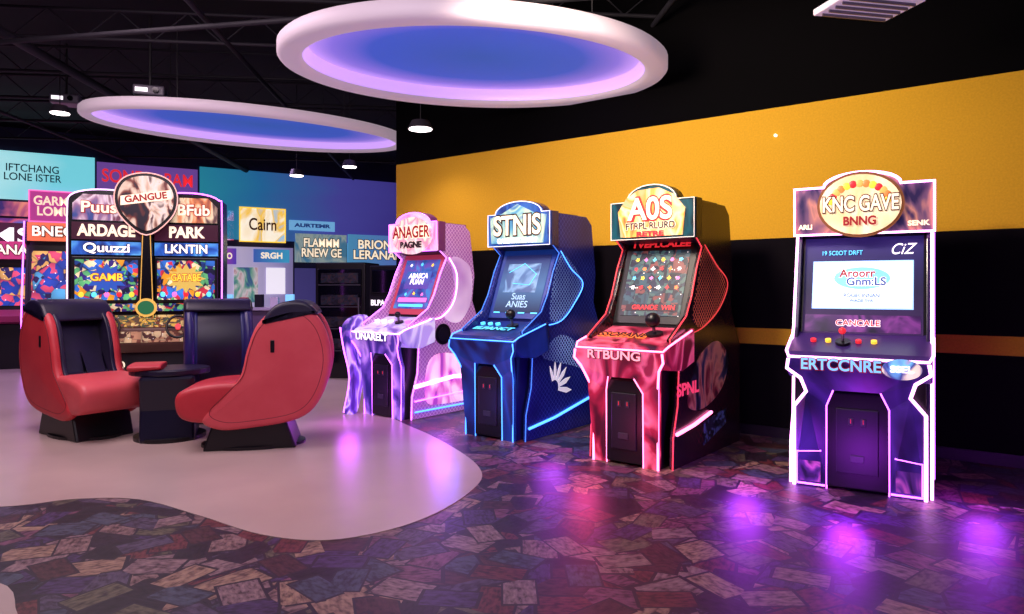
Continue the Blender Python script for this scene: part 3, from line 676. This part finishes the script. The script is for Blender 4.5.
# ------------------------------------------------------------ twin racing cabinet
def twin():
    E = empty('twin_racing_cabinet', (-4.66, 8.95, 0), (0, 0, R(20)))
    fr = mat('frame_black', (12,10,18), .25)
    multi = [(230,150,40), (50,110,200), (200,50,70), (235,215,170), (50,36,110), (90,170,110), (20,20,50), (30,60,130)]
    for k, cx in enumerate((-.53, .53)):
        C = empty('bay_%s' % ('l' if k == 0 else 'r'), (cx, 0, 0), (0, 0, R(6 if k == 0 else -6)), E)
        o = smoothpts([(-.5,1.05), (-.5,2.0), (-.5,2.5), (-.46,2.68), (-.2,2.76), (.2,2.76), (.46,2.68), (.5,2.5), (.5,1.05)], 4, False)
        prism('surround', o, .02, .5, fr, C, axis='y', bevel=.01)
        tube('surround_light', [(x*.99, .005, z) for x, z in o], .010, glow('neon_white_soft2', (235,190,240), 2.0) if k == 0 else N_PURP, C)
        prism('topper_art', [(-.43,2.37), (.43,2.37), (.43,2.58), (.3,2.70), (-.3,2.70), (-.43,2.58)], -.01, .03, swirl('topper%d' % k, [(120,50,50), (210,130,80), (235,210,170), (90,60,60)] if k else [(50,70,130), (150,110,140), (220,200,210), (110,60,80)], 4, .8, k+2), C, axis='y')
        outline_text('topper_text', ('Puus' if k == 0 else 'BFub'), .2, L_CREAM, INKR, C, (.10 if k else -.10, -.02, 2.53), w=.46)
        box('name_band', (0, .0, 2.23), (.88, .04, .22), mat('band_dark', (60,22,44), .3, em=(80,26,50), es=.35), C)
        text('name_text', ('ARDAGE' if k == 0 else 'PARK'), .2, L_CREAM, C, (0, -.03, 2.23), w=.74 if k == 0 else .5, bold=.008)
        box('logo_band', (0, .0, 2.01), (.88, .04, .17), swirl('logoband', [(20,30,90), (40,90,180), (90,170,230), (30,60,150)], 3, .85, 2), C)
        outline_text('logo_text', ('Quuzzi' if k == 0 else 'LKNTIN'), .16, L_WHITE, mat('inknavy', (16,20,70), .5), C, (0, -.025, 2.01), w=.6)
        box('screen_frame', (0, .0, 1.6), (.88, .06, .60), BLACK, C, .01)
        box('screen', (0, -.035, 1.6), (.80, .01, .52), art('racescreen%d' % k, multi[k:]+multi[:k], 4.5, 1.15, 7+k), C)
        prism('screen_burst', [( (.2 if i % 2 == 0 else .13)*1.4*math.cos(R(15*i)), 1.62+(.2 if i % 2 == 0 else .13)*math.sin(R(15*i))) for i in range(24)], -.05, -.04, glow('burst%d' % k, [(40,80,170), (200,170,80)][k], .9), C, axis='y')
        outline_text('screen_text', ('GAMB' if k == 0 else 'GATABE'), .13, L_YEL, INKR, C, (0, -.055, 1.63), w=.42)
        for j in range(5): ball('screen_dot_%d' % j, (-.32+.16*j, -.045, 1.41), .035, [L_YEL, L_CYAN, L_PINK, L_RED][(j+k) % 4], C, (1,.2,1))
        box('lower_strip', (0, .0, 1.24), (.88, .04, .10), art('lowstrip', multi, 6, .7, 5), C)
    md = [(0,2.18), (-.34,2.42), (-.42,2.70), (-.3,2.92), (0,3.0), (.3,2.92), (.42,2.70), (.34,2.42)]
    sc_ = lambda s: [(x*s, 2.64+(z-2.64)*s) for x, z in smoothpts(md, 5)]
    prism('medallion_rim', sc_(1), -.12, .1, BLACK, E, axis='y')
    prism('medallion_face', sc_(.87), -.15, -.11, swirl('medal', [(40,34,44), (120,60,50), (210,185,160), (235,220,205), (80,50,50)], 5, .65, 4), E, axis='y')
    tube('medallion_light', [(x, -.13, z) for x, z in sc_(.99)], .008, glow('gold_rim', (240,180,170), 1.0), E, True)
    prism('medal_ribbon', [(-.33,2.56), (.33,2.66), (.33,2.78), (-.33,2.68)], -.165, -.15, L_CREAM, E, axis='y')
    text('medal_text', 'GANGUE', .12, INKR, E, (0, -.17, 2.67), (R(90), R(-8), 0), .56, .001, .004)
    prism('centre_fin', [(-.1,1.1), (.1,1.1), (.06,2.3), (-.06,2.3)], -.1, .1, fr, E, axis='y')
    gl = glow('fin_gold', (220,170,80), .9)
    tube('fin_light_l', [(-.09,-.11,1.1), (-.05,-.11,2.2)], .006, gl, E); tube('fin_light_r', [(.09,-.11,1.1), (.05,-.11,2.2)], .006, gl, E)
    prism('small_badge', ell(0, 1.24, .14, .12), -.16, -.1, gl, E, axis='y'); prism('small_badge_face', ell(0, 1.24, .11, .09), -.17, -.15, mat('badge_green', (40,110,70), .4, em=(40,110,70), es=.6), E, axis='y')
    prism('dashboard', [(.3,1.14), (-.05,1.14), (-.30,.98), (-.34,.78), (-.2,.66), (.3,.66)], -.9, .9, mat('dash_brown', (110,76,66), .4), E, .02)
    DM, DH = mount('dash_panel', E, (-.30, .98), (-.05, 1.14), .004)
    rect('dash_art', DM, 0, 0, 1.7, DH*.9, art('dashart', [(150,110,50), (80,60,50), (200,160,70), (60,80,60), (120,60,40), (220,190,120)], 6, .6, 3, 'CHEBYCHEV', warp=.02))
    box('dash_front_art', (0, -.335, .87), (1.7, .02, .14), art('dashfront', [(190,140,110), (120,70,60), (210,180,140), (80,50,50)], 6, .5, 2, 'CHEBYCHEV', warp=.02), E)
    for k, cx in enumerate((-.45, .45)):
        W = empty('steering_wheel_%s' % ('l' if k == 0 else 'r'), (cx, -.42, 1.0), (R(65), 0, 0), E)
        tube('wheel_rim', [(.15*math.cos(2*math.pi*i/24), .15*math.sin(2*math.pi*i/24), 0) for i in range(24)], .018, BLACK, W, True)
        tube('wheel_spoke', [(-.15, 0, 0), (0, -.02, -.01), (.15, 0, 0)], .014, BLACK, W); cyl('wheel_hub', (0,0,-.01), .04, .03, L_RED, W)
        tube('wheel_column', [(0,0,-.01), (0,0,-.2)], .025, BLACK, W)
    prism('lower_body', [(.5,0), (-.1,0), (-.16,.3), (-.12,.7), (.5,.7)], -.85, .85, DARK, E, .02)
    text('lower_text', 'POO', .14, L_CREAM, E, (-.42, -.18, .5), w=.3, bold=.003)
    box('back_body', (0, .45, 1.3), (1.9, .4, 2.5), fr, E)
    E.scale = (.86, .86, .97)
twin()

# ------------------------------------------------------------ back wall signage (s, z on the wall)
def sign(name, s0, s1, z0, z1, m, body=None, tm=None, tw=.8, d=.06, fs=None, frame=None, rim=None):
    E = empty(name, ((s0+s1)/2, -.001, (z0+z1)/2), (0,0,0), BW)
    box('panel', (0, -d/2, 0), (s1-s0, d, z1-z0), m, E)
    if frame:
        a, b = (s1-s0)/2, (z1-z0)/2
        tube('frame', [(-a,-d,-b), (a,-d,-b), (a,-d,b), (-a,-d,b)], .02, frame, E, True)
    if body:
        if rim: outline_text('lettering', body, fs or (z1-z0)*.5, tm or L_WHITE, rim, E, (0, -d-.005, 0), w=(s1-s0)*tw)
        else: text('lettering', body, fs or (z1-z0)*.5, tm or L_WHITE, E, (0, -d-.005, 0), w=(s1-s0)*tw, bold=.006)
    return E
NVI = mat('ink_navy2', (20,30,80), .5)
sign('led_wash_panel', 3.8, 9.6, 2.62, 4.3, gradient('led_wash_gradient', [(36,135,150), (34,100,150), (66,64,145), (56,46,125)], axis=0, es=.85, noise=.2))  # coloured LED wash on the far wall, painted as an emissive gradient
sign('lit_banner', -2.5, 1.68, 3.3, 4.3, gradient('banner_teal', [(60,190,200), (190,230,232), (110,200,212)], axis=0, es=1.0, noise=.3))
text('banner_lettering', 'IFTCHANG\nLONE ISTER', .22, mat('teal_ink', (40,110,130), .5), BW, (.56, -.07, 3.86), w=1.0, bold=.002)
sign('lit_banner', 1.72, 3.75, 3.62, 4.22, glow('banner_violet', (120,80,170), .6), 'SONE     BAM', L_RED, .9, fs=.4)
sign('lit_banner', -2.5, 3.7, 2.95, 3.25, swirl('strip_orange', [(60,40,110), (170,80,120), (230,140,120), (50,100,180)], 1.6, .85, 2))
sign('poster_sign', 3.95, 4.55, 2.6, 3.3, swirl('poster_red', [(190,60,90), (220,150,190), (110,180,220), (90,50,110)], 3, .95, 2))
sign('poster_sign', 4.68, 5.75, 2.58, 3.4, swirl('poster_yellow', [(245,225,190), (250,240,220), (240,190,70), (150,190,220)], 2, .95, 6), 'Cairn', mat('brown_ink', (150,70,30), .5), .6, .09, frame=L_YEL)
sign('poster_sign', 5.85, 7.0, 2.9, 3.15, glow('panel_ltblue', (110,170,215), .85), 'AURTEMR', INKB, .8, .09)
sign('lit_sign', 6.0, 7.3, 2.1, 2.82, swirl('sign_cream', [(90,130,150), (150,165,160), (70,120,150)], 2.5, .7, 8), 'FLAMMM\nRNEW GE', L_CREAM, .8, .12, fs=.30, rim=mat('green_ink', (40,80,70), .5))
sign('lit_sign', 7.35, 9.0, 2.05, 2.85, gradient('sign_blue', [(80,150,190), (90,110,190)], axis=0, es=.7), 'BRIONA\nLERANAN', L_CREAM, .85, .12, fs=.32, rim=NVI)
sign('wall_panel', 3.7, 5.95, .05, 2.45, gradient('white_room_glow', [(150,135,175), (185,175,205), (130,120,165)], axis=0, es=.7), None, d=.05)  # brightness of the lit white room, put in as an emissive gradient
sign('lit_sign', 3.95, 4.6, 2.02, 2.4, gradient('sign_small_pink', [(200,70,120), (90,60,170)], axis=0, es=.8), 'HLWO', L_CREAM, .7, .10, fs=.2)
sign('lit_sign', 5.0, 5.85, 2.08, 2.4, gradient('sign_small_blue', [(60,90,170), (60,150,190)], axis=0, es=.8), 'SRGH', L_CREAM, .6, .10, fs=.2)
sign('wall_poster', 4.55, 5.1, 1.1, 1.95, swirl('poster_green', [(60,90,130), (90,150,130), (200,190,190), (160,60,80)], 3, .7, 3), d=.09)
sign('wall_poster', 5.3, 5.75, 1.3, 1.95, glow('paper_white', (235,230,240), .9), d=.09)
sign('wall_panel', 6.0, 9.0, .3, 1.95, gradient('dusk_panel', [(80,74,140), (46,44,110)], axis=0, es=.4), d=.05)
sign('wall_panel', -2.5, 2.6, .05, 2.9, swirl('game_wall', [(30,24,80), (110,50,140), (225,90,120), (70,100,200), (50,50,130)], 1.6, .8, 3), d=.05)
sign('lit_sign', -.9, .75, 2.25, 2.8, mat('sims_panel', (60,20,40), .4, em=(100,40,80), es=.5), 'SIMS', L_WHITE, .8, .14, fs=.45)
sign('lit_sign', .5, 1.55, 2.85, 3.5, glow('sign_pink', (180,60,140), .9), 'GARMLD\nLOMUH', L_CREAM, .85, .14, fs=.26, frame=L_PINK)

def small_cab(loc, ang, w, h, col, txt, seed):
    E = empty('upright_arcade_cabinet', (loc[0], loc[1], 0), (0, 0, R(ang)))
    prism('side_panel_l', [(0,0),(.8,0),(.8,h),(.15,h),(.15,h-.35),(.3,h-.4),(.15,1.05),(-.1,.95),(0,.8)], -w/2, -w/2+.04, DARK, E)
    prism('side_panel_r', [(0,0),(.8,0),(.8,h),(.15,h),(.15,h-.35),(.3,h-.4),(.15,1.05),(-.1,.95),(0,.8)], w/2-.04, w/2, DARK, E)
    prism('body', [(.05,0),(.78,0),(.78,h-.02),(.25,h-.02),(.32,h-.4),(.18,1.05),(.05,.8)], -w/2+.04, w/2-.04, BLACK, E)
    box('marquee', (0,.18,h-.17), (w-.06,.06,.32), glow('mq_'+txt, col, .9), E)
    outline_text('marquee_text', txt, .24, L_CREAM, INK, E, (0,.14,h-.17), w=w*.75)
    M, H = mount('display', E, (.18,1.07), (.32,h-.42), .01)
    rect('screen', M, 0, 0, w*.8, H*.85, art('sc_'+txt, [(30,60,150), (200,70,100), (220,170,90), (40,30,80), (80,160,200)], 3, 1.1, seed))
    prism('deck', [(.18,1.06),(-.12,.95),(-.1,.85),(.1,.8)], -w/2+.01, w/2-.01, mat('deck_'+txt, col, .4), E)
    tube('light', [(-w/2,-.01,0.02),(-w/2,-.11,.95),(-w/2,.14,h)], .012, N_PURP, E)
small_cab((-9.0, 12.4), 25, .9, 2.3, (170,50,100), 'MANA', 3)
small_cab((-7.95, 12.1), 25, .85, 2.6, (210,100,60), 'BNEG', 5)
small_cab((-5.9, 12.7), 22, .9, 2.2, (60,100,180), 'PLUS', 8)

def vending():
    E = empty('glass_display_cooler', (-2.75, 11.2, 0), (0, 0, R(-8)))
    box('cabinet', (0, .35, .93), (.84, .7, 1.86), BLACK, E, .02)
    box('glass_door', (0, -.01, 1.0), (.72, .03, 1.5), GLASS, E, .005)
    for i in range(4):
        box('shelf_%d' % i, (0, -.03, .45+.35*i), (.7, .02, .02), mat('shelf_dark', (50,46,62), .5), E)
        box('shelf_goods_%d' % i, (0, -.028, .56+.35*i), (.62, .012, .16), art('goods', [(14,14,24), (36,36,56), (60,40,46), (24,40,56), (10,10,16)], 9, .15, 2, 'CHEBYCHEV', warp=0, spark=False), E)
    box('handle', (.33, -.05, 1.0), (.02, .03, .6), METAL, E)
vending()
def ticket():
    E = empty('prize_redemption_machine', (-1.95, 10.75, 0), (0, 0, R(-20)))
    box('cabinet', (0, .3, .9), (.55, .6, 1.8), BLACK, E, .02)
    box('sign_band', (0, -.01, 1.22), (.52, .03, .2), DARK, E)
    text('sign_text', 'BLPA NPE', .12, L_WHITE, E, (0, -.03, 1.22), w=.46, bold=.002)
    box('lower_panel', (0, -.01, .6), (.46, .03, .8), mat('grey_violet', (70,60,90), .4), E, .01)
    box('window', (0, -.01, 1.55), (.44, .03, .36), GLASS, E, .01)
ticket()
def counter():
    E = empty('service_counter', (-5.2, 14.0, 0), (0, 0, R(8)))
    box('front', (0, .3, .5), (2.0, .6, 1.0), mat('counter_grey', (110,90,120), .4), E, .02)
    box('top', (0, .28, 1.03), (2.1, .7, .06), mat('counter_top', (200,190,205), .3), E, .01)
    for i in range(6): box('item_%d' % i, (-.8+.3*i, .2, 1.16+.03*(i % 2)), (.16, .16, .2+.06*(i % 2)), [WHITE, L_SKY, RED, DARK][i % 4], E, .01)
counter()

# ------------------------------------------------------------ ceiling fixtures
def downlight(x, y, z, r=.13):
    E = empty('pendant_downlight', (x, y, z))
    cyl('shade', (0,0,.04), r, .1, mat('shade_grey', (60,55,65), .5), E, r2=r*.7)
    cyl('lens', (0,0,-.015), r*.9, .01, glow('lamp_white', (255,240,240), 6), E)
    tube('stem', [(0,0,.08), (0,0,4.9-z)], .006, mat('hanger_black', (20,18,24), .5), E)
for p in [(-1.15, 8.8, 3.46, .16), (-2.6, 11.2, 3.40, .12), (-3.6, 11.7, 3.34, .12), (-6.2, 9.6, 3.86, .13)]: downlight(*p)
def projector(x, y, z):
    E = empty('ceiling_projector', (x, y, z), (0,0,R(20)))
    box('case', (0,0,0), (.36,.3,.13), mat('projector_grey', (90,85,100), .4), E, .02)
    cyl('lens', (.08,-.16,0), .035, .04, GLASS, E, 'y'); tube('pole', [(0,0,.07), (0,0,4.9-z)], .015, mat('hanger_black', (20,18,24), .5), E)
    box('vent', (-.08,-.152,0), (.14,.01,.05), L_WHITE, E)
projector(-4.6, 8.9, 3.93); projector(-6.3, 9.9, 4.1)
def vent():
    E = empty('ceiling_air_diffuser', (2.62, 5.15, 3.53), (0,0,R(12)))
    box('grille_frame', (0,0,0), (.62,.42,.05), mat('diffuser_white', (225,215,225), .5, em=(200,190,210), es=.3), E, .01)
    for i in range(5): box('louvre_%d' % i, (0,-.15+.075*i,-.03), (.54,.012,.03), METAL, E)
    tube('hanger', [(0,0,.02), (0,0,1.35)], .02, METAL, E)
vent()
ws = cyl('wall_sensor', (0,0,0), .014, .03, glow('sensor_white', (255,240,220), 1.5), None, 'y')
ws.rotation_euler = (0,0,R(-37)); ws.location = (-1.65+math.cos(R(-37))*5.28+math.sin(R(-37))*.012, 9.98+math.sin(R(-37))*5.28-math.cos(R(-37))*.012, 2.93)

# ------------------------------------------------------------ lights
def light(kind, name, loc, energy, col, size=.3, target=None, spot=None):
    d = bpy.data.lights.new(name, kind); d.energy = energy; d.color = srgb(col)
    if kind == 'AREA': d.size = size
    else: d.shadow_soft_size = size
    if spot: d.spot_size = R(spot); d.spot_blend = .8
    o = bpy.data.objects.new(name, d); link(o); o.location = loc
    t = Vector(target or (loc[0], loc[1], 0)) - Vector(loc)
    o.rotation_euler = t.to_track_quat('-Z', 'Y').to_euler()
    return o
light('AREA', 'room_light', (-1.2, 3.0, 4.4), 145, (245,224,240), 3.0, (0, 6.2, .2))
light('AREA', 'room_light', (-4.2, 5.6, 4.4), 170, (245,216,228), 2.5, (-3.3, 6.6, 0))
light('SPOT', 'wall_wash', (-.2, 4.6, 3.5), 580, (255,234,208), .3, (2.0, 7.3, 2.3), 120)
light('SPOT', 'wall_wash', (-1.15, 8.8, 3.44), 120, (255,230,220), .1, (-1.5, 8.3, 0), 140)
light('SPOT', 'back_light', (-4.5, 12.0, 4.3), 400, (225,190,255), .3, (-4.5, 12.5, 0), 140)
light('SPOT', 'back_light', (-8.5, 10.5, 4.3), 400, (225,190,255), .3, (-8.0, 11, 0), 140)
for nm, x, y, z, e, c in [('neon_spill', 2.1, 4.4, .18, 15, (180,50,255)), ('neon_spill', 1.7, 5.1, .25, 17, (180,60,255)), ('neon_spill', 3.1, 4.6, .25, 15, (180,60,255)), ('neon_spill', .55, 5.3, .25, 7, (255,70,150)), ('neon_spill', -.6, 6.4, .3, 6, (90,90,255)), ('neon_spill', .35, 6.1, .3, 10, (190,70,255)), ('neon_spill', -1.75, 7.5, .3, 6, (210,80,255)), ('neon_spill', -.75, 7.2, .3, 9, (190,70,255))]:
    light('POINT', nm, (x, y, z), e, c, .12)

w = bpy.data.worlds.new('world'); sc.world = w; w.use_nodes = True
w.node_tree.nodes['Background'].inputs[0].default_value = (.20, .13, .30, 1)
w.node_tree.nodes['Background'].inputs[1].default_value = .28

# ------------------------------------------------------------ camera
cd = bpy.data.cameras.new('camera'); cd.sensor_width = 36; cd.lens = 36*700/1024; cd.shift_y = -19/1024
cam = bpy.data.objects.new('camera', cd); link(cam); cam.location = (0, 0, 1.45); cam.rotation_euler = (R(90), 0, 0)
sc.camera = cam
